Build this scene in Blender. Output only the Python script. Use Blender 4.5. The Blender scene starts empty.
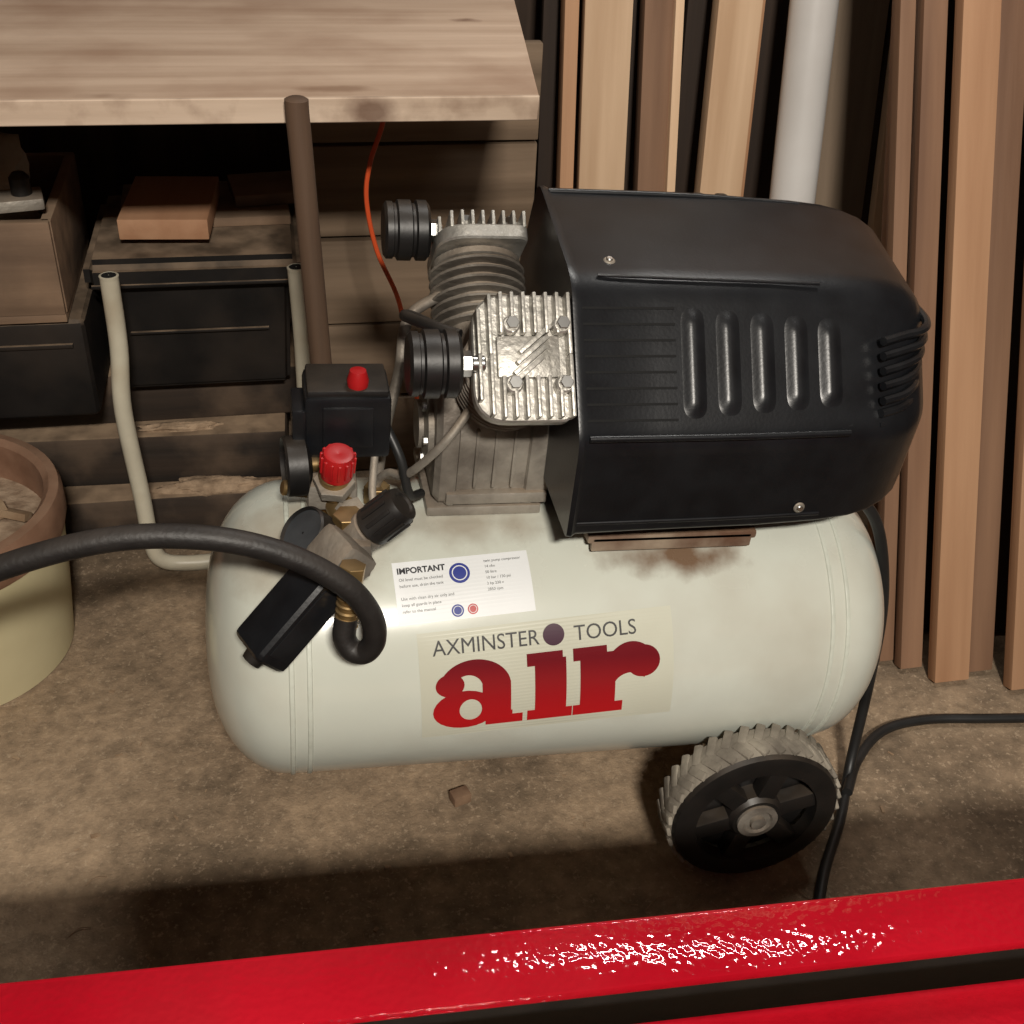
import bpy, bmesh, math, random
from mathutils import Vector, Matrix, Euler
from mathutils import noise as mn
random.seed(7)
SC = bpy.context.scene
rad = math.radians
try:
    SC.view_settings.view_transform='Standard'
except Exception: pass

# ------------------------------------------------------------------ materials
def mat(name, c1, c2=None, scale=8, rough=.5, metal=0.0, bump=0.0, bscale=None, stretch=(1,1,1),
        dust=0.0, dustc=(.34,.25,.17), spec=.5, rnd=0.0, lo=.35, hi=.65, coat=0.0, detail=6, grime=0.0, grimec=(.12,.08,.05), gscale=3.0, glo=.48, ghi=.75, bdist=.004, bdetail=4, stain=None):
    m = bpy.data.materials.new(name); m.use_nodes = True
    nt = m.node_tree; N = nt.nodes; Lk = nt.links
    b = N['Principled BSDF']
    b.inputs['Roughness'].default_value = rough
    b.inputs['Metallic'].default_value = metal
    b.inputs['Specular IOR Level'].default_value = spec
    b.inputs['Coat Weight'].default_value = coat
    b.inputs['Coat Roughness'].default_value = .12
    tc = N.new('ShaderNodeTexCoord'); mp = N.new('ShaderNodeMapping')
    mp.inputs['Scale'].default_value = stretch
    Lk.new(tc.outputs['Object'], mp.inputs['Vector'])
    vec = mp.outputs['Vector']
    if rnd:
        oi = N.new('ShaderNodeObjectInfo')
        ad = N.new('ShaderNodeVectorMath'); ad.operation='ADD'
        sc = N.new('ShaderNodeVectorMath'); sc.operation='SCALE'; sc.inputs['Scale'].default_value = 37.0
        cb = N.new('ShaderNodeCombineXYZ')
        for i in range(3): Lk.new(oi.outputs['Random'], cb.inputs[i])
        Lk.new(cb.outputs[0], sc.inputs[0]); Lk.new(vec, ad.inputs[0]); Lk.new(sc.outputs[0], ad.inputs[1]); vec = ad.outputs[0]
    ns = N.new('ShaderNodeTexNoise'); ns.inputs['Scale'].default_value = scale; ns.inputs['Detail'].default_value = detail
    Lk.new(vec, ns.inputs['Vector'])
    rp = N.new('ShaderNodeValToRGB'); rp.color_ramp.elements[0].position = lo; rp.color_ramp.elements[1].position = hi
    rp.color_ramp.elements[0].color = (*c1,1); rp.color_ramp.elements[1].color = (*(c2 or c1),1)
    Lk.new(ns.outputs['Fac'], rp.inputs['Fac'])
    col = rp.outputs['Color']
    if rnd:
        hs = N.new('ShaderNodeHueSaturation'); mr = N.new('ShaderNodeMapRange')
        mr.inputs['To Min'].default_value = 1-rnd; mr.inputs['To Max'].default_value = 1+rnd
        Lk.new(oi.outputs['Random'], mr.inputs['Value']); Lk.new(mr.outputs[0], hs.inputs['Value']); Lk.new(col, hs.inputs['Color']); col = hs.outputs['Color']
    def mix(fac, c, colr):
        mx = N.new('ShaderNodeMix'); mx.data_type='RGBA'
        Lk.new(fac, mx.inputs['Factor']); Lk.new(c, mx.inputs[6]); mx.inputs[7].default_value = (*colr,1)
        return mx.outputs[2]
    if grime:
        g = N.new('ShaderNodeTexNoise'); g.inputs['Scale'].default_value = gscale; g.inputs['Detail'].default_value = 8
        Lk.new(tc.outputs['Object'], g.inputs['Vector'])
        gm = N.new('ShaderNodeMapRange'); gm.inputs['From Min'].default_value=glo; gm.inputs['From Max'].default_value=ghi; gm.inputs['To Max'].default_value=grime
        Lk.new(g.outputs['Fac'], gm.inputs['Value']); col = mix(gm.outputs[0], col, grimec)
    for (cx,cyy,cz_,rx,ry,rz,sc_col,amt) in (stain or []):
        m3 = N.new('ShaderNodeMapping'); m3.vector_type='POINT'
        m3.inputs['Location'].default_value=(-cx/rx,-cyy/ry,-cz_/rz); m3.inputs['Scale'].default_value=(1/rx,1/ry,1/rz)
        Lk.new(tc.outputs['Object'], m3.inputs['Vector'])
        ln = N.new('ShaderNodeVectorMath'); ln.operation='LENGTH'; Lk.new(m3.outputs[0], ln.inputs[0])
        sn = N.new('ShaderNodeTexNoise'); sn.inputs['Scale'].default_value=28; sn.inputs['Detail'].default_value=8; Lk.new(tc.outputs['Object'], sn.inputs['Vector'])
        a1 = N.new('ShaderNodeMath'); a1.operation='MULTIPLY_ADD'; a1.inputs[1].default_value=1.6; Lk.new(sn.outputs['Fac'], a1.inputs[0]); Lk.new(ln.outputs['Value'], a1.inputs[2])
        m4 = N.new('ShaderNodeMapRange'); m4.inputs['From Min'].default_value=1.95; m4.inputs['From Max'].default_value=1.1; m4.inputs['To Max'].default_value=amt
        Lk.new(a1.outputs[0], m4.inputs['Value']); col = mix(m4.outputs[0], col, sc_col)
    if dust:
        ge = N.new('ShaderNodeNewGeometry'); sx = N.new('ShaderNodeSeparateXYZ'); Lk.new(ge.outputs['Normal'], sx.inputs[0])
        m1 = N.new('ShaderNodeMapRange'); m1.inputs['From Min'].default_value=.2; m1.inputs['From Max'].default_value=1.0; m1.inputs['To Max'].default_value=dust
        Lk.new(sx.outputs['Z'], m1.inputs['Value'])
        dn = N.new('ShaderNodeTexNoise'); dn.inputs['Scale'].default_value = 22; dn.inputs['Detail'].default_value=8; Lk.new(tc.outputs['Object'], dn.inputs['Vector'])
        m2 = N.new('ShaderNodeMapRange'); m2.inputs['From Min'].default_value=.35; m2.inputs['From Max'].default_value=.65; m2.inputs['To Min'].default_value=.35; Lk.new(dn.outputs['Fac'], m2.inputs['Value'])
        mm = N.new('ShaderNodeMath'); mm.operation='MULTIPLY'; Lk.new(m1.outputs[0], mm.inputs[0]); Lk.new(m2.outputs[0], mm.inputs[1])
        col = mix(mm.outputs[0], col, dustc)
        rr = N.new('ShaderNodeMapRange'); rr.inputs['To Min'].default_value = rough; rr.inputs['To Max'].default_value = .9
        Lk.new(mm.outputs[0], rr.inputs['Value']); Lk.new(rr.outputs[0], b.inputs['Roughness'])
    Lk.new(col, b.inputs['Base Color'])
    if bump:
        bn = N.new('ShaderNodeTexNoise'); bn.inputs['Scale'].default_value = bscale or scale*3; bn.inputs['Detail'].default_value=bdetail
        Lk.new(vec, bn.inputs['Vector'])
        bp = N.new('ShaderNodeBump'); bp.inputs['Strength'].default_value = bump; bp.inputs['Distance'].default_value=bdist
        Lk.new(bn.outputs['Fac'], bp.inputs['Height']); Lk.new(bp.outputs['Normal'], b.inputs['Normal'])
    return m

M = {}
M['tank']   = mat('cream_white_enamel', (.60,.625,.55),(.68,.71,.635), 3, .24, coat=.5, bump=.03, bscale=40, dust=.08, grime=.40, grimec=(.32,.26,.18), gscale=6,
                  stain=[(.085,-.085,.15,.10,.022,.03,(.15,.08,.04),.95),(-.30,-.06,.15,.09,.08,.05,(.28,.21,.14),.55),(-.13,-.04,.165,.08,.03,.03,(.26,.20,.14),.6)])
M['weld']   = mat('enamel_weld', (.55,.575,.50),(.63,.66,.58), 20, .4, bump=.3, bscale=120)
M['plastic']= mat('black_moulded_plastic', (.0045,.005,.0065),(.008,.009,.011), 30, .34, bump=.04, bscale=300, dust=.02, dustc=(.12,.11,.10))
M['plasticlt']= mat('black_rib_plastic', (.006,.0065,.008),(.011,.012,.014), 30, .33, bump=.04, bscale=300, dust=.03, dustc=(.16,.14,.12))
M['slot']   = mat('recess_shade_black', (.002,.002,.002),None,5,.9)  # flat black, the shade of recesses put into the colour
M['rubber'] = mat('black_rubber', (.006,.006,.006),(.012,.011,.011), 20, .42, bump=.1, dust=.08)
M['hose']   = mat('hose_rubber', (.009,.008,.008),(.018,.016,.015), 30, .5, bump=.15, bscale=200, dust=.22, dustc=(.13,.10,.08))
M['alu']    = mat('cast_aluminium', (.34,.33,.30),(.56,.54,.50), 30, .40, metal=.7, bump=.25, bscale=160, dust=.4, dustc=(.28,.24,.19))
M['aludirty']= mat('dirty_aluminium', (.15,.13,.11),(.35,.32,.275), 18, .55, metal=.4, bump=.35, bscale=120, dust=.6)
M['saddle'] = mat('rusty_saddle', (.12,.06,.035),(.34,.27,.20), 14, .7, bump=.3, bscale=120, dust=.6, dustc=(.22,.13,.075))
M['steel']  = mat('bright_steel', (.55,.55,.54),(.7,.7,.68), 40, .28, metal=1)
M['brass']  = mat('brass', (.26,.17,.07),(.44,.30,.13), 25, .42, metal=.85, dust=.4)
M['red']    = mat('red_plastic', (.36,.008,.010),(.48,.014,.015), 10, .38)
M['tread']  = mat('dusty_tread', (.15,.13,.105),(.32,.285,.23), 25, .9, bump=.4, bscale=90)
M['wheel']  = mat('wheel_black', (.006,.006,.006),(.014,.012,.011), 18, .42, dust=.15, bump=.1)
M['gface']  = mat('gauge_face', (.03,.033,.037),(.07,.075,.08), 12, .2)
M['sticker']= mat('white_sticker', (.76,.78,.79),(.82,.84,.85), 8, .4)
M['film']   = mat('label_film', (.56,.56,.46),(.62,.625,.52), 6, .32)
M['ink']    = mat('dark_ink', (.02,.02,.025),None,5,.5)
M['inkgrey']= mat('grey_ink', (.05,.05,.05),None,5,.5)
M['blueink']= mat('blue_ink', (.025,.04,.26),None,5,.5)
M['dotink'] = mat('dot_ink', (.06,.02,.04),None,5,.4)
m = bpy.data.materials.new('red_print'); m.use_nodes=True; nt=m.node_tree
tc=nt.nodes.new('ShaderNodeTexCoord'); sx=nt.nodes.new('ShaderNodeSeparateXYZ'); nt.links.new(tc.outputs['Object'],sx.inputs[0])
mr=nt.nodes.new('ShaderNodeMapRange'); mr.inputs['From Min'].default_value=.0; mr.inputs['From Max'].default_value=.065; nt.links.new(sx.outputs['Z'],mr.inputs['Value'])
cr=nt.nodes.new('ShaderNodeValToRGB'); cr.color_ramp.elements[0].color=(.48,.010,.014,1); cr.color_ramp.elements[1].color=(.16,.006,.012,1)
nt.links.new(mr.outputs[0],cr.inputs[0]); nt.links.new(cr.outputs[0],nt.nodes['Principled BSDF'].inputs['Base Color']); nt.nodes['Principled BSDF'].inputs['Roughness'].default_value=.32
M['redprint']=m
M['redpaint']= mat('red_hammer_enamel', (.34,.004,.012),(.42,.007,.017), 8, .055, bump=.28, bscale=190, bdist=.002, bdetail=.6, grime=.2, grimec=(.20,.03,.03), gscale=9)
def wood(name,c1,c2,axis='z',**k):
    s={'z':(14,14,.9),'x':(.9,14,14),'y':(14,.9,14)}[axis]
    kw=dict(scale=1.6,rough=.75,bump=.25,bscale=5,stretch=s,rnd=.14,lo=.3,hi=.7); kw.update(k)
    return mat(name,c1,c2,**kw)
M['wcream'] = wood('pale_pine',(.50,.32,.19),(.74,.53,.35))
M['worange']= wood('warm_pine',(.34,.175,.09),(.50,.29,.165))
M['wbrown'] = wood('brown_oak',(.16,.082,.046),(.30,.17,.10))
M['wdark']  = wood('gap_shade_wood',(.018,.010,.006),(.05,.027,.015))  # near-black colour stands for the shade in gaps between front planks
M['wgrey']  = wood('weathered_board',(.14,.10,.065),(.24,.175,.12))
M['ply']    = wood('plywood_top',(.46,.32,.225),(.70,.53,.40),'x',grime=.6,grimec=(.25,.135,.08),gscale=6,bump=.15,glo=.42,ghi=.72,
                   stain=[(.255,1.651,.80,.022,.013,.05,(.14,.07,.04),.8),(.06,1.33,.80,.05,.012,.05,(.20,.11,.06),.6),(-.18,1.31,.80,.03,.012,.05,(.22,.13,.08),.5)])
M['plyedge']= wood('plywood_edge',(.50,.37,.27),(.84,.68,.53),'x',grime=.6,grimec=(.18,.10,.06),gscale=26,stain=[(.10,1.297,.787,.03,.03,.02,(.12,.06,.035),.8)])  # pale end of the grain includes painted white highlights along the front edge
M['wgreyx'] = wood('weathered_board_x',(.10,.066,.04),(.25,.175,.115),'x',grime=.5)
M['wdarkx'] = wood('old_beam',(.010,.007,.005),(.045,.028,.018),'x',dust=1.0,dustc=(.34,.24,.155),grime=.5,gscale=7,grimec=(.15,.10,.065),glo=.52,ghi=.66)
M['wblock'] = wood('block_wood',(.38,.19,.10),(.50,.28,.16),'y')
M['wcratex']= wood('crate_wood',(.13,.08,.05),(.27,.175,.11),'x',dust=.5,grime=.6,gscale=8,grimec=(.07,.045,.03))
M['stick']  = wood('handle_wood',(.05,.028,.016),(.12,.07,.042))
M['bbox']   = mat('old_black_plastic', (.004,.0035,.0035),(.012,.010,.009), 12, .55, spec=.35, bump=.15, dust=.95, dustc=(.30,.215,.145), grime=.35, grimec=(.06,.042,.03),gscale=7)
M['tube']   = mat('cream_tube_paint', (.50,.46,.36),(.62,.58,.46), 10, .4, grime=.4, grimec=(.3,.2,.1), gscale=12)
M['pail']   = mat('cream_pail', (.56,.50,.30),(.66,.60,.38), 5, .5, dust=.3, grime=.3, grimec=(.28,.2,.11))
M['pailrim']= mat('pail_rim_brown', (.17,.085,.05),(.32,.185,.12), 14, .6, bump=.2, dust=.3)
M['rag']    = mat('dusty_rag', (.26,.23,.19),(.46,.42,.36), 12, .9, bump=.6, bscale=50)
M['fill']   = mat('pail_offcuts', (.20,.13,.08),(.50,.38,.27), 30, .9, bump=.6)
M['dustpile']= mat('sawdust', (.24,.165,.105),(.42,.30,.20), 60, .95, bump=.7, bscale=120)
M['pipe']   = mat('white_pipe', (.60,.58,.56),(.72,.70,.68), 4, .35, grime=.25, grimec=(.3,.22,.15))
M['orange'] = mat('orange_cord', (.60,.08,.02),None,5,.45)
M['chip']   = mat('wood_chip', (.22,.14,.08),(.38,.27,.17), 30, .85)
M['offcut'] = mat('dusty_offcut', (.15,.085,.05),(.26,.165,.10), 30, .85)
M['cord']   = mat('black_cord', (.010,.010,.010),(.018,.018,.018),20,.45)
M['wall']   = mat('rough_dark_boarding', (.03,.018,.012),(.07,.045,.03), 3, .9, stretch=(6,6,.6), bump=.3)
M['ceil']   = mat('ceiling_boards', (.05,.042,.035),(.10,.085,.07), 3, .9)
m = bpy.data.materials.new('sawdust_concrete_floor'); m.use_nodes=True; nt=m.node_tree; N=nt.nodes; Lk=nt.links; b=N['Principled BSDF']
tc=N.new('ShaderNodeTexCoord')
def noise(s,d=8,r=.6): 
    n=N.new('ShaderNodeTexNoise'); n.inputs['Scale'].default_value=s; n.inputs['Detail'].default_value=d; n.inputs['Roughness'].default_value=r; Lk.new(tc.outputs['Object'],n.inputs['Vector']); return n
def ramp(src,p0,c0,p1,c1):
    r=N.new('ShaderNodeValToRGB'); r.color_ramp.elements[0].position=p0; r.color_ramp.elements[1].position=p1; r.color_ramp.elements[0].color=(*c0,1); r.color_ramp.elements[1].color=(*c1,1); Lk.new(src,r.inputs[0]); return r
n1=noise(3.1,9,.62); n2=noise(38,10,.68); n3=noise(170,4)
r1=ramp(n1.outputs['Fac'],.36,(.165,.122,.082),.58,(.37,.275,.185))
r2=ramp(n2.outputs['Fac'],.32,(.62,.60,.57),.68,(1.25,1.21,1.16))
mx=N.new('ShaderNodeMix'); mx.data_type='RGBA'; mx.blend_type='MULTIPLY'; mx.inputs['Factor'].default_value=1; Lk.new(r1.outputs[0],mx.inputs[6]); Lk.new(r2.outputs[0],mx.inputs[7])
r3=ramp(n3.outputs['Fac'],.56,(0,0,0),.70,(.65,.65,.65))
mx2=N.new('ShaderNodeMix'); mx2.data_type='RGBA'; Lk.new(r3.outputs[0],mx2.inputs['Factor']); Lk.new(mx.outputs[2],mx2.inputs[6]); mx2.inputs[7].default_value=(.50,.38,.26,1)
Lk.new(mx2.outputs[2],b.inputs['Base Color']); b.inputs['Roughness'].default_value=.95
bp=N.new('ShaderNodeBump'); bp.inputs['Strength'].default_value=.7; bp.inputs['Distance'].default_value=.008; Lk.new(n2.outputs['Fac'],bp.inputs['Height']); Lk.new(bp.outputs[0],b.inputs['Normal'])
M['floor']=m

# ------------------------------------------------------------------ builder
def basis(x,y,z,o=(0,0,0)):
    m=Matrix((Vector(x).normalized(),Vector(y).normalized(),Vector(z).normalized())).transposed().to_4x4(); m.translation=Vector(o); return m
def align(p1,p2):
    d=(Vector(p2)-Vector(p1)); q=d.to_track_quat('Z','Y'); m=q.to_matrix().to_4x4(); m.translation=Vector(p1); return m,d.length
def catmull(pts,n=8):
    P=[Vector(p) for p in pts]; P=[P[0]*2-P[1]]+P+[P[-1]*2-P[-2]]; out=[]
    for i in range(1,len(P)-2):
        for k in range(n):
            t=k/n; a,b_,c,d=P[i-1],P[i],P[i+1],P[i+2]
            out.append(.5*((2*b_)+(c-a)*t+(2*a-5*b_+4*c-d)*t*t+(3*b_-a-3*c+d)*t**3))
    out.append(P[-2]); return out
class B:
    def __init__(s): s.bm=bmesh.new(); s.mats=[]
    def mi(s,m):
        if m not in s.mats: s.mats.append(m)
        return s.mats.index(m)
    def merge(s,t,m,mx=None):
        if mx is not None: bmesh.ops.transform(t,matrix=mx,verts=t.verts)
        bmesh.ops.recalc_face_normals(t,faces=t.faces)
        i=s.mi(m)
        for f in t.faces: f.material_index=i; f.smooth=True
        me=bpy.data.meshes.new('t'); t.to_mesh(me); t.free(); s.bm.from_mesh(me); bpy.data.meshes.remove(me)
    def box(s,c,size,m,bev=.002,mx=None,seg=2):
        t=bmesh.new(); bmesh.ops.create_cube(t,size=1); bmesh.ops.scale(t,vec=size,verts=t.verts)
        if bev: bmesh.ops.bevel(t,geom=t.edges[:],offset=min(bev,min(size)*.45),segments=seg,affect='EDGES',profile=.6)
        bmesh.ops.translate(t,vec=c,verts=t.verts); s.merge(t,m,mx)
    def lathe(s,prof,m,mx=None,n=32,cap=True):
        t=bmesh.new(); rings=[]
        for r,z in prof:
            rings.append([t.verts.new((max(r,1e-5)*math.cos(2*math.pi*i/n),max(r,1e-5)*math.sin(2*math.pi*i/n),z)) for i in range(n)])
        for a,b_ in zip(rings,rings[1:]):
            for i in range(n): t.faces.new((a[i],a[(i+1)%n],b_[(i+1)%n],b_[i]))
        if cap:
            t.faces.new(rings[0][::-1]); t.faces.new(rings[-1])
        s.merge(t,m,mx)
    def cyl(s,p1,p2,r,m,n=24,bev=.0015,r2=None):
        mx,L=align(p1,p2); r2=r if r2 is None else r2; b_=min(bev,r*.4,L*.4)
        s.lathe([(r-b_,0),(r,b_),(r2,L-b_),(r2-b_,L)],m,mx,n)
    def hexnut(s,p1,p2,r,m): s.cyl(p1,p2,r,m,n=6,bev=.0006)
    def tube(s,pts,r,m,n=14,smooth=8,closed_end=True):
        P=catmull(pts,smooth) if smooth else [Vector(p) for p in pts]
        t=bmesh.new(); rings=[]; T=(P[1]-P[0]).normalized(); up=Vector((0,0,1)) if abs(T.z)<.9 else Vector((1,0,0)); nrm=T.cross(up).normalized()
        for i,p in enumerate(P):
            T=(P[min(i+1,len(P)-1)]-P[max(i-1,0)]).normalized(); nrm=(nrm-T*nrm.dot(T)).normalized(); bi=T.cross(nrm)
            rr=r(i/(len(P)-1)) if callable(r) else r
            rings.append([t.verts.new(p+nrm*math.cos(2*math.pi*k/n)*rr+bi*math.sin(2*math.pi*k/n)*rr) for k in range(n)])
        for a,b_ in zip(rings,rings[1:]):
            for k in range(n): t.faces.new((a[k],a[(k+1)%n],b_[(k+1)%n],b_[k]))
        if closed_end: t.faces.new(rings[0][::-1]); t.faces.new(rings[-1])
        s.merge(t,m)
    def loft(s,secs,m,cap=True):
        t=bmesh.new(); rings=[[t.verts.new(p) for p in sec] for sec in secs]; n=len(secs[0])
        for a,b_ in zip(rings,rings[1:]):
            for k in range(n): t.faces.new((a[k],a[(k+1)%n],b_[(k+1)%n],b_[k]))
        if cap: t.faces.new(rings[0][::-1]); t.faces.new(rings[-1])
        s.merge(t,m)
    def grid(s,fn,nx,ny,m):
        t=bmesh.new(); V=[[t.verts.new(fn(i/nx,j/ny)) for j in range(ny+1)] for i in range(nx+1)]
        for i in range(nx):
            for j in range(ny): t.faces.new((V[i][j],V[i+1][j],V[i+1][j+1],V[i][j+1]))
        s.merge(t,m)
    def obj(s,name,parent=None,loc=None,rot=None,ang=35):
        me=bpy.data.meshes.new(name); s.bm.to_mesh(me); s.bm.free()
        for m in s.mats: me.materials.append(m)
        me.set_sharp_from_angle(angle=rad(ang))
        o=bpy.data.objects.new(name,me); SC.collection.objects.link(o)
        if parent: o.parent=parent
        if loc: o.location=loc
        if rot: o.rotation_euler=rot
        return o
def empty(name,loc=(0,0,0),rot=(0,0,0)):
    e=bpy.data.objects.new(name,None); e.empty_display_size=.1; SC.collection.objects.link(e); e.location=loc; e.rotation_euler=rot; return e
def simple(name,c,size,m,bev=.003,rot=None,parent=None):
    b=B(); b.box((0,0,0),size,m,bev); return b.obj(name,parent,loc=c,rot=rot)
def fillet(poly,r,n=5):
    out=[]; K=len(poly)
    for i in range(K):
        p=Vector(poly[i]); a=(Vector(poly[i-1])-p); c=(Vector(poly[(i+1)%K])-p)
        rr=min(r[i] if isinstance(r,(list,tuple)) else r,a.length*.45,c.length*.45)
        A=p+a.normalized()*rr; C_=p+c.normalized()*rr
        for k in range(n+1):
            t=k/n; out.append((1-t)**2*A+2*t*(1-t)*p+t*t*C_)
    return out

# ------------------------------------------------------------------ room
def roombox(name,c,size,m): 
    b=B(); b.box((0,0,0),size,m,0); return b.obj(name,loc=c)
roombox('floor',(0,.2,-.05),(4.2,4.2,.1),M['floor'])
roombox('wall_back',(0,2.05,1.25),(4.2,.1,2.5),M['wall'])
roombox('wall_left',(-1.75,.2,1.25),(.1,3.8,2.5),M['wall'])
roombox('wall_right',(1.75,.2,1.25),(.1,3.8,2.5),M['wall'])
roombox('ceiling',(0,.2,2.55),(4.2,4.2,.1),M['ceil'])

# ------------------------------------------------------------------ compressor
AC=empty('air_compressor',(.292,1.048,.266),(0,rad(2.8),0))
RX=Matrix.Rotation(rad(90),4,'Y')
R0=.166; TX=-.018
b=B(); prof=[]; Ls=.303; cap=.091
for i in range(15):
    t=i/14*math.pi/2; prof.append((R0*math.sin(t)**.75 if t>0 else 0, -Ls-cap*math.cos(t)))
prof2=[(r,-z) for r,z in prof[::-1]]
b.lathe(prof+prof2,M['tank'],Matrix.Translation((TX,0,0))@RX,n=96)
for sx_ in (-1,1):
    for dx in (0,.018):
        w=[(R0-.002,-.004),(R0+.0013,-.002),(R0+.0018,0),(R0+.0013,.002),(R0-.002,.004)]
        b.lathe(w,M['weld'],Matrix.Translation((TX+sx_*(Ls-dx),0,0))@RX,n=96,cap=False)
b.obj('tank',AC)
b=B()
b.box((.085,.02,.168),(.19,.21,.010),M['saddle'],.003)
b.box((.085,-.082,.162),(.18,.006,.018),M['saddle'],.002)
b.box((.085,.122,.162),(.18,.006,.018),M['saddle'],.002)
b.box((-.112,.035,.170),(.125,.125,.012),M['aludirty'],.003)
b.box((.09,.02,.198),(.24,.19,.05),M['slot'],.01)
b.obj('mounting_saddle',AC)
b=B()
b.box((-.24,.055,-.195),(.05,.07,.075),M['tank'],.004)
b.lathe([(.022,0),(.026,.006),(.026,.03),(.018,.036)],M['rubber'],Matrix.Translation((-.246,.055,-.279)))
b.obj('front_foot',AC)
WZ=-.1480
def wheel(name,yf,sgn):
    W=Matrix.Translation((.203,yf,WZ))@basis((1,0,0),(0,0,1) if sgn<0 else (0,0,-1),(0,sgn,0))@Matrix.Scale(1.105,4)
    b=B()
    b.lathe([(.072,-.043),(.086,-.042),(.0925,-.038),(.0945,-.030),(.0945,-.014),(.0925,-.006),(.088,-.001),(.078,.001),(.070,-.004)],M['tread'],W,n=64,cap=False)
    b.lathe([(.0905,-.0035),(.088,.0012),(.080,.0035),(.066,.0025),(.064,-.012)],M['wheel'],W,n=64,cap=False)
    for i in range(34):
        a=2*math.pi*i/34
        for side in (-1,1):
            mx=W@Matrix.Rotation(a+side*.04,4,'Z')@Matrix.Translation((.0930,0,-.0225+side*.0095))@Matrix.Rotation(side*rad(30),4,'X')
            b.box((0,0,0),(.0048,.0095,.023),M['tread'],.002,mx)
    b.lathe([(.001,-.020),(.068,-.020),(.068,-.026),(.001,-.026)],M['wheel'],W,n=48)
    for i in range(6):
        mx=W@Matrix.Rotation(math.pi*2*i/6+.3,4,'Z')
        b.box((.044,0,-.010),(.046,.021,.018),M['wheel'],.003,mx)
    b.lathe([(.030,-.030),(.030,-.002),(.026,.003),(.020,.003),(.018,-.002),(.001,-.002)],M['wheel'],W,n=36)
    b.lathe([(.022,.000),(.022,.006),(.016,.007),(.014,.004),(.001,.004)],M['aludirty'],W,n=30)
    b.lathe([(.008,.0),(.008,.009),(.001,.010)],M['aludirty'],W,n=20)
    b.obj(name,AC)
wheel('wheel_front',-.209,-1); wheel('wheel_rear',.209,1)
b=B(); b.cyl((.203,-.20,WZ),(.203,.20,WZ),.008,M['aludirty'])
for y in (-.09,.09): b.box((.203,y,-.144),(.05,.006,.05),M['tank'],.002)
b.obj('axle',AC)

# ---- motor shroud
SHX=.007
P1=Vector((-.143,.325)); P2=Vector((-.052,.448))
poly=[(-.134,.213),tuple(P1),tuple(P2),(.115,.481),(.185,.345),(.178,.213)]
sec=fillet(poly,[.006,.018,.022,.02,.02,.006],5)
cy,cz=.02,.325
def secat(x,s,zs=None,slant=0,dz=0):
    zs=zs or s
    return [Vector((x+SHX+slant*(p.y-cz),cy+(p.x-cy)*s,cz+dz+(p.y-cz)*zs)) for p in sec]
b=B(); sl=-.02
b.loft([secat(-.060,.97,None,sl),secat(-.060,1.02,None,sl),secat(-.055,1.025,None,sl),secat(-.050,1.008,None,sl),secat(.02,1.0),secat(.14,.992),secat(.212,.975,.975),secat(.248,.950,.955),
        secat(.270,.915,.93),secat(.290,.86,.89),secat(.306,.79,.83),secat(.318,.70,.74),secat(.325,.58,.62),secat(.328,.40,.42)],M['plastic'])
e2=(P2-P1).normalized(); e=Vector((0,e2.x,e2.y)); nn=Vector((0,-e2.y,e2.x)); fc=Vector((0,(P1.x+P2.x)/2,(P1.y+P2.y)/2))
FB=lambda x,v,h=0: basis((1,0,0),e,nn,Vector((x+SHX,0,0))+fc+e*v+nn*h)
def ss(t): t=max(0,min(1,t)); return t*t*(3-2*t)
def ribs(u,v):
    x=.036+u*.184; vv=-.066+v*.126
    s_=1-.008*min(1,(x-.02)/.12) - (.017*max(0,(x-.14)/.072))
    base=-.125*(1-s_)-.0010
    ph=(x-.040)/.0355; fr=ph-math.floor(ph)
    f=ss(fr/.42)*ss((.90-fr)/.42) if 0<=ph<5 else 0
    lim=.061-.0022*math.floor(max(0,ph))
    g=ss((lim-.004-vv)/.022)*ss((vv+lim)/.022)
    return Vector((x+SHX,0,0))+fc+e*(vv*s_)+nn*(base+.0056*f*g)
b.grid(ribs,170,40,M['plasticlt'])
for i in range(8):
    b.box((0,0,0),(.092,.0022,.002),M['slot'],0,FB(-.008,-.056+i*.0152,.0004))  # thin raised bars, slot shade painted as black
X=SHX
b.tube([(-.050+X,-.1430,.329),(.1+X,-.1425,.329),(.215+X,-.1390,.329)],.0035,M['plastic'],smooth=4)
b.tube([(-.05+X,-.135,.227),(.1+X,-.1335,.227),(.21+X,-.131,.228)],.0025,M['plastic'],smooth=4)
b.tube([(-.055+X,.10,.4785),(.1+X,.10,.477),(.22+X,.098,.471)],.0035,M['plastic'],smooth=4)
for i in range(5): b.box((.05+i*.026,.128,.462),(.014,.026,.012),M['plasticlt'],.004)
b.tube([(-.035+X,-.045,.4505),(.0+X,-.047,.450),(.19+X,-.05,.446)],.0016,M['plasticlt'],smooth=3)
for i in range(7):
    z=.330+i*.0125
    b.tube([(.250+X,-.126+.6*max(0,z-.35),z),(.280+X,-.112+.6*max(0,z-.35),z),(.304+X,-.085+.3*max(0,z-.35),z),(.320+X,-.045,z),(.325+X,.01,z)],.0045,M['plasticlt'],smooth=5,n=8)
b.obj('motor_shroud',AC)
b=B()
for p,nr in (((-.018+X,-.020,.453),(0,-.2,1)),((.185+X,-.1335,.238),(0,-1,.05))):
    p=Vector(p); nr=Vector(nr).normalized(); b.cyl(p,p+nr*.003,.006,M['aludirty']); b.cyl(p+nr*.003,p+nr*.005,.0035,M['steel'],n=12)
b.obj('shroud_screws',AC)

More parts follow.
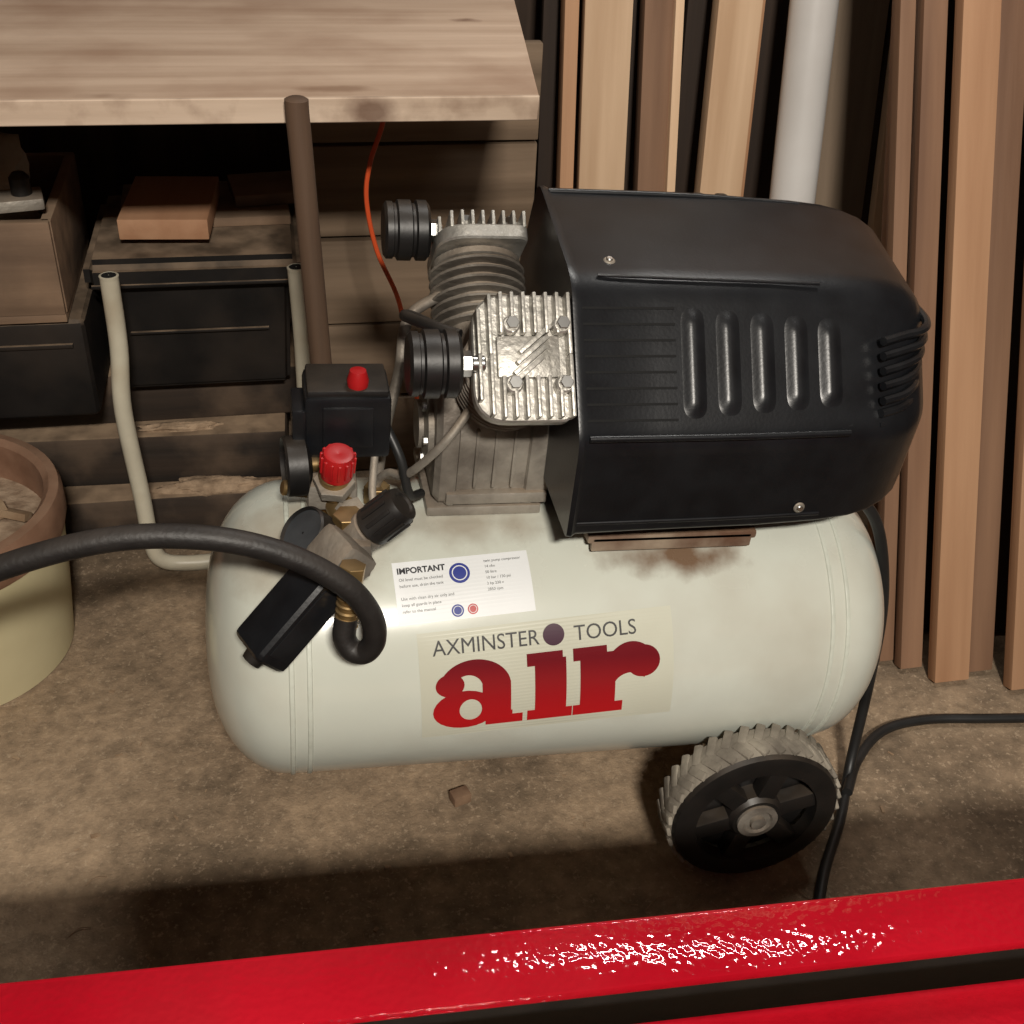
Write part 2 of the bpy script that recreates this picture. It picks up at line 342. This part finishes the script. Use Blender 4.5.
# ---- pump
def head(name,s,dx=0,dz=0):
    ax=Vector((0,s*.74,.67)).normalized(); ee=Vector((0,-s*.67,.74)).normalized()
    base=Vector((-.103+dx,.02,.287+dz))
    FM=lambda d,ox=0,oe=0: basis((1,0,0),ee,ax,base+ax*d+Vector((ox,0,0))+ee*oe)
    b=B()
    b.lathe([(.036,.02),(.036,.125)],M['aludirty'],FM(0))
    for i in range(7):
        d=.055+i*.0105
        b.lathe([(.036,-.0016),(.050,-.0016),(.0515,0),(.050,.0016),(.036,.0016)],M['aludirty'],FM(d),cap=False)
    b.lathe([(.044,.122),(.047,.124),(.047,.130),(.044,.132)],M['aludirty'],FM(0))
    pl=fillet([(-.048,-.061),(.046,-.061),(.047,.061),(-.046,.061)],[.034,.012,.012,.034],7)
    mxx=FM(0)
    b.loft([[mxx@Vector((p.x*k,p.y*k,d)) for p in pl] for d,k in ((.132,.97),(.134,1),(.146,1),(.148,.97))],M['alu'])
    for i in range(9):
        x=-.0425+i*.0107
        hl=.059 if x>-.03 else .059-(-.03-x)*1.3
        for sg in (-1,1):
            if 2<=i<=7:
                b.box((0,0,0),(.0036,hl-.020,.018),M['alu'],.0012,FM(.155,x,sg*(hl+.020)/2))
            else: b.box((0,0,0),(.0036,hl,.018),M['alu'],.0012,FM(.155,x,sg*hl/2))
    b.box((0,0,0),(.060,.040,.008),M['alu'],.003,FM(.150,.005,0))
    for k in (-1.5,-.5,.5,1.5):
        b.box((0,0,0),(.040,.0045,.012),M['alu'],.001,FM(.156,.006+k*.003,k*.010)@Matrix.Rotation(rad(40),4,'Z'))
    for ox in (-.012,.036):
        for oe in (-.028,.028):
            b.cyl(FM(.148,ox,oe)@Vector((0,0,0)),FM(.164,ox,oe)@Vector((0,0,0)),.0085,M['alu'],n=16)
            b.hexnut(FM(.164,ox,oe)@Vector((0,0,0)),FM(.171,ox,oe)@Vector((0,0,0)),.0065,M['steel'])
    b.obj(name,AC)
head('cylinder_head_front',-1); head('cylinder_head_rear',1,-.012,.016)
b=B()
csec=fillet([(-.024,.176),(-.030,.262),(-.015,.315),(.07,.315),(.090,.275),(.094,.176)],.012,4)
b.loft([[Vector((x,.03+(p.x-.03)*k,.24+(p.y-.24)*k)) for p in csec] for x,k in ((-.168,.9),(-.162,1),(-.145,1),(-.143,.92),(-.070,.92),(-.068,1),(-.045,1))],M['aludirty'])
b.lathe([(.001,0),(.042,0),(.042,.008),(.026,.011),(.026,.016),(.001,.016)],M['aludirty'],Matrix.Translation((-.166,.032,.245))@Matrix.Rotation(rad(-90),4,'Y'))
for i in range(6):
    a=i*math.pi/3; b.hexnut((-.172,.032+.035*math.cos(a),.245+.035*math.sin(a)),(-.179,.032+.035*math.cos(a),.245+.035*math.sin(a)),.005,M['steel'])
b.box((-.10,-.024,.187),(.11,.012,.014),M['aludirty'],.003)
for x in (-.15,-.065): b.hexnut((x,-.022,.178),(x,-.022,.190),.006,M['steel'])
for x in (-.125,-.105,-.085): b.box((x,-.023,.235),(.0035,.010,.07),M['aludirty'],.001)
b.obj('crankcase',AC)
def filt(name,c,hx):
    b=B(); x,y,z=c; mx=Matrix.Translation((x,y,z))@Matrix.Rotation(rad(-90),4,'Y')@Matrix.Scale(.9,4)
    b.lathe([(.022,-.022),(.030,-.021),(.035,-.017),(.035,-.006),(.031,-.004),(.031,-.001),(.035,.001),(.035,.016),(.031,.018),(.031,.021),(.033,.022),(.033,.029),(.029,.032),(.001,.032)],M['rubber'],mx,n=40)
    b.hexnut((x+.018,y,z),(x+.030,y,z),.012,M['steel']); b.cyl((x+.03,y,z),(hx,y,z),.0075,M['steel'])
    b.obj(name,AC)
filt('air_filter_front',(-.183,-.10,.386),-.14); filt('air_filter_rear',(-.184,.135,.420),-.15)
b=B()
b.tube([(-.13,-.040,.32),(-.160,-.060,.285),(-.182,-.050,.25),(-.200,-.03,.22),(-.215,-.01,.210),(-.225,.0,.19),(-.225,0,.155)],.0045,M['aludirty'])
b.tube([(-.15,.09,.37),(-.19,.07,.35),(-.20,.05,.30),(-.215,.03,.24),(-.225,.02,.165)],.006,M['aludirty'])
b.tube([(-.16,.02,.36),(-.195,.0,.385),(-.205,-.02,.395),(-.185,-.05,.40),(-.16,-.07,.40)],.0055,M['rubber'])
b.hexnut((-.225,0,.16),(-.225,0,.188),.014,M['brass'])
b.obj('discharge_pipes',AC)

# ---- pressure switch and regulator group
b=B()
b.box((-.259,.0,.278),(.086,.066,.070),M['plastic'],.006)
b.box((-.259,.0,.315),(.080,.060,.008),M['rubber'],.003)
b.box((-.307,-.01,.275),(.014,.05,.05),M['plastic'],.003)
b.lathe([(.010,0),(.011,.008),(.008,.018),(.001,.019)],M['red'],Matrix.Translation((-.249,-.018,.318)))
b.box((-.259,-.034,.28),(.05,.004,.045),M['plasticlt'],.002)
b.tube([(-.22,-.01,.27),(-.205,-.03,.24),(-.195,-.035,.2),(-.18,-.02,.19)],.005,M['cord'])
b.tube([(-.23,-.02,.25),(-.235,-.06,.21),(-.22,-.08,.19),(-.21,-.06,.19)],.004,M['aludirty'])
b.obj('pressure_switch',AC)
b=B()
b.cyl((-.275,-.02,.16),(-.275,-.02,.25),.013,M['brass']); b.hexnut((-.275,-.02,.165),(-.275,-.02,.185),.02,M['brass']); b.hexnut((-.275,-.02,.235),(-.275,-.02,.25),.019,M['brass'])
b.box((-.275,-.03,.21),(.05,.05,.03),M['aludirty'],.005)
b.cyl((-.275,-.03,.205),(-.245,-.095,.188),.014,M['brass'])
b.cyl((-.272,-.05,.215),(-.274,-.06,.245),.016,M['brass'])
b.hexnut((-.273,-.055,.225),(-.274,-.06,.236),.021,M['aludirty'])
b.hexnut((-.262,-.06,.197),(-.255,-.075,.193),.021,M['aludirty'])
b.cyl((-.275,-.03,.2),(-.325,-.04,.215),.008,M['brass'])
b.obj('brass_manifold',AC)
b=B()
mx,L=align((-.272,-.062,.242),(-.270,-.070,.280))
pf=[(.012,0),(.016,.002),(.0165,.010),(.0165,.026),(.0145,.031),(.010,.032),(.001,.030)]
b.lathe(pf,M['red'],mx,n=28)
for i in range(14):
    b.box((.0165,0,.018),(.003,.0033,.020),M['red'],.001,mx@Matrix.Rotation(i*2*math.pi/14,4,'Z'))
b.obj('relief_valve_knob',AC)
def gauge(name,c,d,r):
    b=B(); c=Vector(c); d=Vector(d).normalized(); mx,_=align(c,c+d)
    b.lathe([(r*.5,-.022),(r,-.016),(r,.003),(r*.93,.005),(r*.88,.001)],M['rubber'],mx,n=36,cap=False)
    b.lathe([(.001,.0012),(r*.89,.001)],M['gface'],mx,n=36,cap=False)
    b.lathe([(r*.5,-.022),(.008,-.023),(.007,-.04)],M['brass'],mx,cap=False)
    b.obj(name,AC)
gauge('pressure_gauge_upper',(-.318,-.035,.237),(-1,-.12,.0),.031)
gauge('pressure_gauge_lower',(-.306,-.105,.204),(-.65,-.25,.70),.028)
K0=Vector((-.243,-.112,.212)); Kd=Vector((.62,-.12,.66)).normalized()
b=B()
b.cyl(K0-Kd*.05,K0,.020,M['aludirty']); 
mx,_=align(K0,K0+Kd)
b.lathe([(.017,0),(.021,.004),(.020,.016),(.0195,.040),(.0175,.046),(.012,.047),(.010,.045),(.001,.045)],M['rubber'],mx,n=28)
for i in range(12): b.box((.0200,0,.024),(.003,.004,.030),M['rubber'],.001,mx@Matrix.Rotation(i*2*math.pi/12,4,'Z'))
b.box((-.262,-.118,.192),(.040,.045,.040),M['aludirty'],.006,None)
b.hexnut((-.262,-.10,.212),(-.262,-.10,.222),.016,M['brass'])
b.cyl((-.262,-.10,.19),(-.275,-.03,.205),.012,M['brass'])
mx,_=align((-.262,-.140,.214),(-.350,-.182,.124))
b.box((0,0,.016),(.050,.044,.040),M['aludirty'],.008,mx)
b.box((0,0,.085),(.052,.042,.105),M['plastic'],.009,mx,seg=3)
b.box((0,-.022,.085),(.03,.003,.08),M['plasticlt'],.001,mx)
b.box((.0255,0,.085),(.003,.026,.08),M['plasticlt'],.001,mx)
b.lathe([(.012,.135),(.010,.147),(.001,.148)],M['rubber'],mx)
b.obj('regulator_filter',AC)
b=B()
b.cyl((-.262,-.14,.19),(-.266,-.182,.208),.010,M['brass'])
b.hexnut((-.264,-.182,.222),(-.267,-.185,.200),.013,M['brass'])
b.cyl((-.267,-.185,.205),(-.270,-.192,.160),.0095,M['brass'])
for i in range(6):
    p=Vector((-.267,-.185,.197)).lerp(Vector((-.270,-.192,.162)),i/5); b.cyl(p,p+Vector((-.0005,-.0005,-.004)),.0115,M['brass'])
b.obj('hose_coupling',AC)
b=B()
b.tube([(-.270,-.192,.168),(-.272,-.197,.148),(-.265,-.202,.136),(-.253,-.207,.137),(-.245,-.210,.156),(-.250,-.210,.186),(-.274,-.208,.220),(-.325,-.204,.253),(-.39,-.200,.271),(-.47,-.196,.270),(-.56,-.193,.243),(-.66,-.19,.192),(-.76,-.19,.11),(-.87,-.18,-.01),(-.98,-.15,-.17),(-1.08,-.05,-.29)],.0112,M['hose'],n=18,smooth=10)
b.obj('air_hose',AC)

# ---- printed labels on the tank
def S(x,s,off=.0006):
    a=s/R0; r=R0+off; return Vector((x,-r*math.sin(a),r*math.cos(a)))
def wrap(bm,ox,os_,rot,off):
    ys=[v.co.y for v in bm.verts]; y=min(ys)+.004
    while y<max(ys):
        bmesh.ops.bisect_plane(bm,geom=bm.verts[:]+bm.edges[:]+bm.faces[:],plane_co=(0,y,0),plane_no=(0,1,0)); y+=.004
    c,s_=math.cos(rot),math.sin(rot)
    for v in bm.verts:
        X=v.co.x*c-v.co.y*s_; Y=v.co.x*s_+v.co.y*c
        v.co=S(ox+X,os_-Y,off)
def finish(bm,name,m):
    me=bpy.data.meshes.new(name); bm.to_mesh(me); bm.free(); me.materials.append(m); o=bpy.data.objects.new(name,me); SC.collection.objects.link(o); o.parent=AC; return o
def text(name,s,size,ox,os_,rot,m,off=.0012,bold=0,sx_=1,align='LEFT'):
    cu=bpy.data.curves.new('tmp','FONT'); cu.body=s; cu.size=size; cu.offset=bold; cu.align_x=align; cu.resolution_u=4
    o=bpy.data.objects.new('tmp',cu); SC.collection.objects.link(o)
    dg=bpy.context.evaluated_depsgraph_get(); me=bpy.data.meshes.new_from_object(o.evaluated_get(dg))
    bm=bmesh.new(); bm.from_mesh(me); bpy.data.objects.remove(o); bpy.data.meshes.remove(me)
    for v in bm.verts: v.co.x*=sx_
    wrap(bm,ox,os_,rot,off); finish(bm,name,m)
def rect(bm,x0,y0,x1,y1): 
    bm.faces.new([bm.verts.new((x,y,0)) for x,y in ((x0,y0),(x1,y0),(x1,y1),(x0,y1))])
def ell(bm,cx,cy_,rx,ry,n=28): bm.faces.new([bm.verts.new((cx+rx*math.cos(2*math.pi*i/n),cy_+ry*math.sin(2*math.pi*i/n),0)) for i in range(n)])
def ring(bm,co,ro,ci,ri,a0,a1,n=26):
    pts=[]
    for i in range(n+1):
        a=rad(a0+(a1-a0)*i/n); pts.append((bm.verts.new((co[0]+ro[0]*math.cos(a),co[1]+ro[1]*math.sin(a),0)),bm.verts.new((ci[0]+ri[0]*math.cos(a),ci[1]+ri[1]*math.sin(a),0))))
    for p,q in zip(pts,pts[1:]): bm.faces.new((p[0],q[0],q[1],p[1]))
def scaleb(bm,sx_,sy_,ox=0,oy=0):
    for v in bm.verts: v.co=Vector((v.co.x*sx_+ox,v.co.y*sy_+oy,0))
ROT=rad(3.6)
OX,OS=-.175,.275
bm=bmesh.new(); rect(bm,-.012,-.012,.262,.116); wrap(bm,OX,OS,ROT,.0005); finish(bm,'label_film',M['film'])
LH=.083
bm=bmesh.new()
ring(bm,(.42,.29),(.42,.30),(.50,.29),(.15,.165),0,360)
rect(bm,.66,.12,1.04,.66); rect(bm,.70,.0,1.2,.15); rect(bm,.68,.12,1.06,.22)
ring(bm,(.56,.62),(.48,.38),(.47,.60),(.20,.20),0,170); ell(bm,.235,.68,.19,.16)
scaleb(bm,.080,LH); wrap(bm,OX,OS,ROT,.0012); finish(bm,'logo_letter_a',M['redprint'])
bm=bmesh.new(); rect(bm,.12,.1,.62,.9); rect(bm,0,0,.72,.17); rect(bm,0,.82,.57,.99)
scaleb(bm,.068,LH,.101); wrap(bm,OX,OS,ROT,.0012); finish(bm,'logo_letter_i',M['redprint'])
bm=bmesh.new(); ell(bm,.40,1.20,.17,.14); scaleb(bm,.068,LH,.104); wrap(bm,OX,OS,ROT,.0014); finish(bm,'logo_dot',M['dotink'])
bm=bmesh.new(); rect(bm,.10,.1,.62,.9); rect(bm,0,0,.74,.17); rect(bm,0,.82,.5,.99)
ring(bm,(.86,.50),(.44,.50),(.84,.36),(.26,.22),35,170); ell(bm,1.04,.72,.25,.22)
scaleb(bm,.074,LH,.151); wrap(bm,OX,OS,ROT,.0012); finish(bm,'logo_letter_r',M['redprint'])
text('brand_word_1','AXMINSTER',.0232,OX-.003,OS-LH-.008,ROT,M['inkgrey'],sx_=.91)
text('brand_word_2','TOOLS',.0232,OX+.147,OS-LH-.017,ROT,M['inkgrey'],sx_=.93)
SX,SS,SR=-.212,.151,rad(3.8)
bm=bmesh.new(); rect(bm,0,0,.144,.066); wrap(bm,SX,SS,SR,.0007); finish(bm,'warning_sticker',M['sticker'])
def at(x,y): c,s_=math.cos(SR),math.sin(SR); return SX+x*c-y*s_, SS-(x*s_+y*c)
def st(name,s,size,x,y,m,bold=0): X,Y=at(x,y); text(name,s,size,X,Y,SR,m,bold=bold)
st('sticker_heading','IMPORTANT',.0090,.004,.053,M['ink'],.0003)
for i,l in enumerate(('Oil level must be checked','before use, drain the tank','','Use with clean dry air only and','keep all guards in place','refer to the manual')):
    if l: st('sticker_line_%d'%i,l,.0044,.005,.045-i*.0066,M['inkgrey'])
for i,l in enumerate(('twin pump compressor','14 cfm','50 litre','10 bar / 150 psi','3 hp 230 v','2850 rpm')):
    st('sticker_spec_%d'%i,l,.0042,.096,.057-i*.0062,M['inkgrey'])
for k,(x,y,r,m) in enumerate(((.069,.048,.0110,'blueink'),(.062,.009,.0065,'blueink'),(.078,.009,.0055,'red'))):
    bm=bmesh.new(); ell(bm,x,y,r,r); wrap(bm,SX,SS,SR,.0011); finish(bm,'sticker_symbol_%d'%k,M[m])
    bm=bmesh.new(); ring(bm,(x,y),(r*.75,r*.75),(x,y),(r*.65,r*.65),0,360,20); wrap(bm,SX,SS,SR,.0015); finish(bm,'sticker_symbol_ring_%d'%k,M['sticker'])
bm=bmesh.new(); rect(bm,0,0,.034,.009); wrap(bm,.035,.172,ROT,.0009); finish(bm,'serial_sticker',M['film'])

# ------------------------------------------------------------------ power cord
b=B()
b.tube([(.570,1.03,.465),(.610,1.005,.44),(.648,1.0,.39),(.680,1.0,.28),(.693,1.0,.15),(.680,.97,.03),(.640,.90,.010),(.576,.807,.009),(.53,.70,.009),(.52,.5,.009)],.0068,M['cord'],smooth=10)
b.tube([(.66,.93,.022),(.70,.985,.018),(.76,1.035,.012),(.831,1.050,.009),(.92,1.04,.009),(1.05,1.02,.009),(1.25,.96,.009)],.0068,M['cord'],smooth=10)
b.obj('power_cord')

# ------------------------------------------------------------------ workbench top
b=B()
def prism(b,pts,z0,z1,m):
    t=bmesh.new(); lo=[t.verts.new((x,y,z0)) for x,y in pts]; hi=[t.verts.new((x,y,z1)) for x,y in pts]
    t.faces.new(lo[::-1]); t.faces.new(hi)
    for i in range(len(pts)): t.faces.new((lo[i],lo[(i+1)%len(pts)],hi[(i+1)%len(pts)],hi[i]))
    bmesh.ops.bevel(t,geom=t.edges[:],offset=.0012,segments=1,affect='EDGES'); b.merge(t,m)
prism(b,[(-1.3,1.300),(.285,1.300),(.37,1.97),(-1.3,1.97)],.776,.800,M['ply'])
prism(b,[(-1.3,1.294),(.284,1.294),(.286,1.300),(-1.3,1.300)],.774,.8005,M['plyedge'])
for x in (-1.25,.33): b.box((x,1.955,.387),(.05,.05,.774),M['wgrey'],.004)
b.obj('wooden_workbench')

b=B()
z=.0
for i,h in enumerate((.15,.14,.15,.15,.15)):
    b.box((.215,1.80+.004*(i%2),z+h/2),(.36,.022,h-.006),M['wgreyx'],.003); z+=h
b.obj('weathered_board_panel')

# ------------------------------------------------------------------ timbers, boxes on the left
def beam(c,size,rot=0,m='wdarkx'): simple('stacked_timber',c,size,M[m],.006,(0,0,rot))
beam((-.50,1.745,.045),(1.02,.27,.09),0); beam((-.52,1.765,.135),(1.0,.21,.088),rad(-1.5)); beam((-.50,1.79,.222),(1.0,.19,.086),rad(.8))
TB=empty('plastic_toolbox',(-.135,1.76,.266))
b=B()
def taper(b,x0,x1,y0,y1,z0,z1,k,m,bev=.008):
    t=bmesh.new(); bmesh.ops.create_cube(t,size=1)
    for v in t.verts:
        kk=k if v.co.z<0 else 1; v.co=Vector(((x0+x1)/2+v.co.x*(x1-x0)*kk,(y0+y1)/2+v.co.y*(y1-y0)*kk,z0 if v.co.z<0 else z1))
    bmesh.ops.bevel(t,geom=t.edges[:],offset=bev,segments=3,affect='EDGES'); b.merge(t,m)
taper(b,-.135,.135,-.12,.12,0,.175,.93,M['bbox'])
b.box((0,-.122,.10),(.20,.006,.004),M['bbox'],.001)
b.obj('body',TB)
b=B(); taper(b,-.150,.155,-.145,.135,.172,.220,1.0,M['bbox'],.014); b.box((0,-.146,.185),(.28,.006,.005),M['bbox'],.001)
b.obj('lid',TB)
simple('wooden_board',(-.12,1.815,.4935),(.25,.16,.014),M['wcratex'],.002,(0,0,rad(2)))
simple('wood_block',(-.165,1.745,.5165),(.125,.18,.030),M['wblock'],.002,(0,0,rad(-4)))
simple('wood_block',(-.03,1.83,.5105),(.10,.10,.018),M['wcratex'],.002,(0,0,rad(8)))
simple('wood_offcut',(.10,1.44,.012),(.22,.05,.022),M['wgreyx'],.002,(0,0,rad(25)))
b=B(); b.box((0,0,0),(.52,.26,.155),M['bbox'],.012,seg=3); b.box((0,-.132,.04),(.48,.006,.006),M['bbox'],.001)
b.obj('black_storage_case',loc=(-.545,1.70,.345))
CR=empty('wooden_crate',(-.545,1.70,.425))
b=B()
b.box((0,0,.006),(.48,.28,.012),M['wcratex'],.001)
b.box((0,-.135,.078),(.48,.014,.132),M['wcratex'],.002); b.box((0,.135,.078),(.48,.014,.132),M['wcratex'],.002)
for x in (-.235,.235): b.box((x,0,.078),(.014,.27,.132),M['wcratex'],.002)
b.obj('crate_boards',CR)
def lump(name,c,size,m,seed,amp=.35,parent=None,sub=4,rot=None):
    bm=bmesh.new(); bmesh.ops.create_icosphere(bm,subdivisions=sub,radius=1)
    for v in bm.verts:
        d=mn.fractal(v.co*1.6+Vector((seed,0,0)),1,2,5)
        v.co*=1+amp*d; v.co=Vector((v.co.x*size[0],v.co.y*size[1],max(-.5,v.co.z)*size[2]))
    b=B(); b.merge(bm,m); return b.obj(name,parent,loc=c,ang=60,rot=rot)
lump('crumpled_rag',(.06,-.02,.140),(.15,.10,.085),M['rag'],3,.45,CR)
# sawdust heaps lying on the ledges of the timbers
lump('sawdust_pile',(-.14,1.634,.092),(.085,.020,.014),M['dustpile'],11,.4)
lump('sawdust_pile',(.0,1.630,.092),(.050,.016,.010),M['dustpile'],14,.4)
lump('sawdust_pile',(-.19,1.672,.181),(.06,.010,.010),M['dustpile'],17,.4)
b=B(); W_=Matrix.Translation((.165,-.125,.166))@Matrix.Rotation(rad(12),4,'Z'); b.box((0,0,0),(.14,.05,.016),M['aludirty'],.004,W_); b.box((-.03,0,.02),(.06,.036,.03),M['rubber'],.008,W_); b.lathe([(.013,0),(.013,.024),(.008,.030)],M['rubber'],W_@Matrix.Translation((.045,0,.006)))
b.obj('hand_plane',CR)
b=B()
b.tube([(-.236,1.529,.505),(-.238,1.529,.40),(-.246,1.526,.30),(-.240,1.527,.15),(-.238,1.528,.07),(-.228,1.532,.028),(-.19,1.536,.0135),(-.10,1.538,.0135),(-.03,1.538,.0135),(.0,1.536,.03),(.011,1.532,.07),(.011,1.53,.25),(.012,1.53,.40),(.010,1.53,.508)],.0125,M['tube'],n=18,smooth=6)
for x,z in ((-.236,.505),(.010,.508)):
    b.lathe([(.0125,-.004),(.0130,0),(.0105,.0008),(.0095,-.002)],M['tube'],Matrix.Translation((x,1.529,z)),cap=False)
    b.lathe([(.0098,0),(.001,.0002)],M['slot'],Matrix.Translation((x,1.529,z+.0006)),cap=False)
b.obj('tubular_steel_frame')
b=B(); b.tube([(.045,1.262,.0),(.040,1.265,.2),(.030,1.272,.5),(.022,1.277,.74),(.020,1.278,.79),(.020,1.278,.806)],lambda t:.0130 if t<.97 else .009,M['stick'],smooth=6)
b.obj('wooden_pole')
b=B()
b.lathe([(.001,.0),(.150,.0),(.158,.004),(.168,.10),(.176,.20)],M['pail'],n=64,cap=False)
b.lathe([(.172,.195),(.178,.20),(.182,.215),(.182,.245),(.178,.256),(.166,.258),(.158,.25),(.156,.20),(.150,.12)],M['pailrim'],n=64,cap=False)
b.lathe([(.157,.196),(.12,.20),(.06,.207),(.001,.204)],M['fill'],n=48,cap=False)
for i in range(26):
    a=random.uniform(0,6.28); r=random.uniform(0,.12)
    b.box((0,0,0),(random.uniform(.02,.06),random.uniform(.015,.03),random.uniform(.006,.015)),M['chip'] if i%2 else M['fill'],.001,Matrix.Translation((r*math.cos(a),r*math.sin(a),.212))@Euler((random.uniform(-.4,.4),random.uniform(-.4,.4),random.uniform(0,6))).to_matrix().to_4x4())
b.obj('plastic_pail',loc=(-.505,1.395,0))
b=B(); b.tube([(.135,1.50,.772),(.130,1.50,.714),(.112,1.50,.66),(.106,1.50,.61),(.118,1.50,.54),(.146,1.50,.467),(.16,1.51,.38),(.19,1.53,.2),(.22,1.55,.05),(.27,1.56,.006),(.40,1.5,.006)],.0032,M['orange'],n=8)
b.obj('orange_extension_cord')

# ------------------------------------------------------------------ leaning planks
WALL=1.995
def plank(x,w,y0,L,m,th=.022,lat=0,yaw=0,name='wooden_plank'):
    a=math.asin(min(.95,(WALL-y0-th)/L))
    b=B(); b.box((0,0,L/2),(w,th,L),M[m],.002)
    return b.obj(name,loc=(x,y0+th*.6,.004+abs(math.sin(lat))*w/2),rot=Euler((-a,lat,yaw)))
back=[(.436,.022,1.66,1.7,'worange',.2),(.491,.074,1.65,1.75,'wcream',.2),(.584,.046,1.66,1.6,'wbrown',-.6),(.612,.014,1.64,1.6,'wcream',-.5),(.672,.070,1.64,1.8,'wcream',1.6),(.722,.020,1.69,1.7,'worange',1.2),
      (.884,.085,1.62,1.8,'wgrey',.3),(.952,.018,1.60,1.8,'wcream',0)]
for x,w,y0,L,m,la in back: plank(x,w,y0,L,m,random.choice((.02,.03)),lat=rad(la))
for i in range(9): plank(.46+i*.115,.100,1.80,1.95,'wdark',.018)  # rear row, coloured dark so the gaps read as deep shade
b=B(); L=1.95; b.lathe([(.033,0),(.036,.003),(.036,L),(.031,L),(.031,L-.02)],M['pipe'],n=40,cap=False); b.obj('white_plastic_pipe',loc=(.796,1.62,.012),rot=(-math.asin(.33/L),0,0))
right=[(.832,.022,1.17,2.2,'wbrown',.022),(.862,.034,1.15,2.2,'wbrown',.022),(.909,.054,1.115,2.25,'worange',.022),(.962,.040,1.13,2.3,'wbrown',.022),(1.018,.062,1.085,2.3,'worange',.022),(1.09,.07,1.085,2.3,'wcream',.02),(1.17,.08,1.07,2.3,'wbrown',.02),(1.26,.08,1.07,2.3,'worange',.02),
       (.87,.06,1.25,2.1,'wbrown',.02),(.94,.08,1.23,2.1,'wdark',.02),(1.03,.09,1.21,2.1,'wdark',.02),(1.13,.09,1.21,2.1,'wbrown',.02)]
for i,(x,w,y0,L,m,th) in enumerate(right): plank(x,w,y0,L,m,th,lat=rad(-1.3+.25*(i%3)))

# ------------------------------------------------------------------ floor debris
b=B()
simple('wood_offcut',(.168,1.005,.010),(.024,.018,.015),M['offcut'],.002,(0,0,.3))
for i in range(110):
    x=random.uniform(-.7,1.2); y=random.gauss(1.0,.28)
    if y>1.3 or y<.5: continue
    s=random.choice((.002,.003,.004,.006)); b.box((0,0,0),(s*random.uniform(1,2.4),s*random.uniform(.4,.9),s*.35),M['chip'],0,Matrix.Translation((x,y,s*.15))@Euler((random.uniform(-.2,.2),random.uniform(-.2,.2),random.uniform(0,6))).to_matrix().to_4x4())
for i in range(26):
    x=random.uniform(-.5,.6); y=random.uniform(.75,1.25); a=random.uniform(0,6); l=random.uniform(.008,.02)
    b.tube([(x,y,.002),(x+l*math.cos(a),y+l*math.sin(a),.003),(x+2*l*math.cos(a+.4),y+2*l*math.sin(a+.4),.002)],.0006,M['chip'],n=5,smooth=3)
b.obj('wood_shavings')

# ------------------------------------------------------------------ red machine frame in front
RF=empty('red_steel_stand',(.13,.4465,0),(0,0,rad(-1.9)))
b=B()
b.box((0,-.023,.516),(1.9,.047,.008),M['redpaint'],.002)
b.box((0,-.001,.49),(1.9,.005,.060),M['redpaint'],.002)
b.box((0,.000,.415),(1.88,.006,.10),M['wheel'],.001)  # added strip: blocks lamp light below the rail, coloured dark like the shade there
b.obj('rear_rail',RF)
b=B()
b.box((0,-.343,.478),(1.9,.58,.006),M['redpaint'],.002)
b.box((0,-.0545,.4815),(1.9,.005,.014),M['redpaint'],.002)
b.obj('lower_panel',RF)
b=B()
for x in (-.92,.92):
    for y in (-.03,-.63): b.box((x,y,.257),(.045,.045,.514),M['redpaint'],.003)
    b.box((x,-.33,.505),(.04,.56,.02),M['redpaint'],.002)
    b.box((x,-.33,.12),(.03,.56,.03),M['redpaint'],.002)
b.obj('legs',RF)

# ------------------------------------------------------------------ lights
def area(name,loc,target,sx_,sy_,power,col):
    l=bpy.data.lights.new(name,'AREA'); l.shape='RECTANGLE'; l.size=sx_; l.size_y=sy_; l.energy=power; l.color=col
    o=bpy.data.objects.new(name,l); SC.collection.objects.link(o); o.location=loc; o.rotation_euler=(Vector(target)-Vector(loc)).to_track_quat('-Z','Y').to_euler(); return o
area('key_lamp',(.10,-1.22,2.3),(.2,1.0,.2),.30,.12,86,(1,.93,.83))
area('ceiling_tube_lamp',(.85,1.56,2.42),(.6,1.2,0),.9,.03,15,(1,.97,.92))
w=bpy.data.worlds.new('world'); SC.world=w; w.use_nodes=True; w.node_tree.nodes['Background'].inputs[0].default_value=(.8,.82,1,1); w.node_tree.nodes['Background'].inputs[1].default_value=.012

# ------------------------------------------------------------------ camera
c=bpy.data.cameras.new('camera'); c.sensor_width=36; c.lens=36*1177/1024; c.clip_start=.02
co=bpy.data.objects.new('camera',c); SC.collection.objects.link(co); co.location=(0,0,1.168)
co.rotation_euler=(rad(54.963),rad(-2.457),rad(1.722-12.12)); SC.camera=co
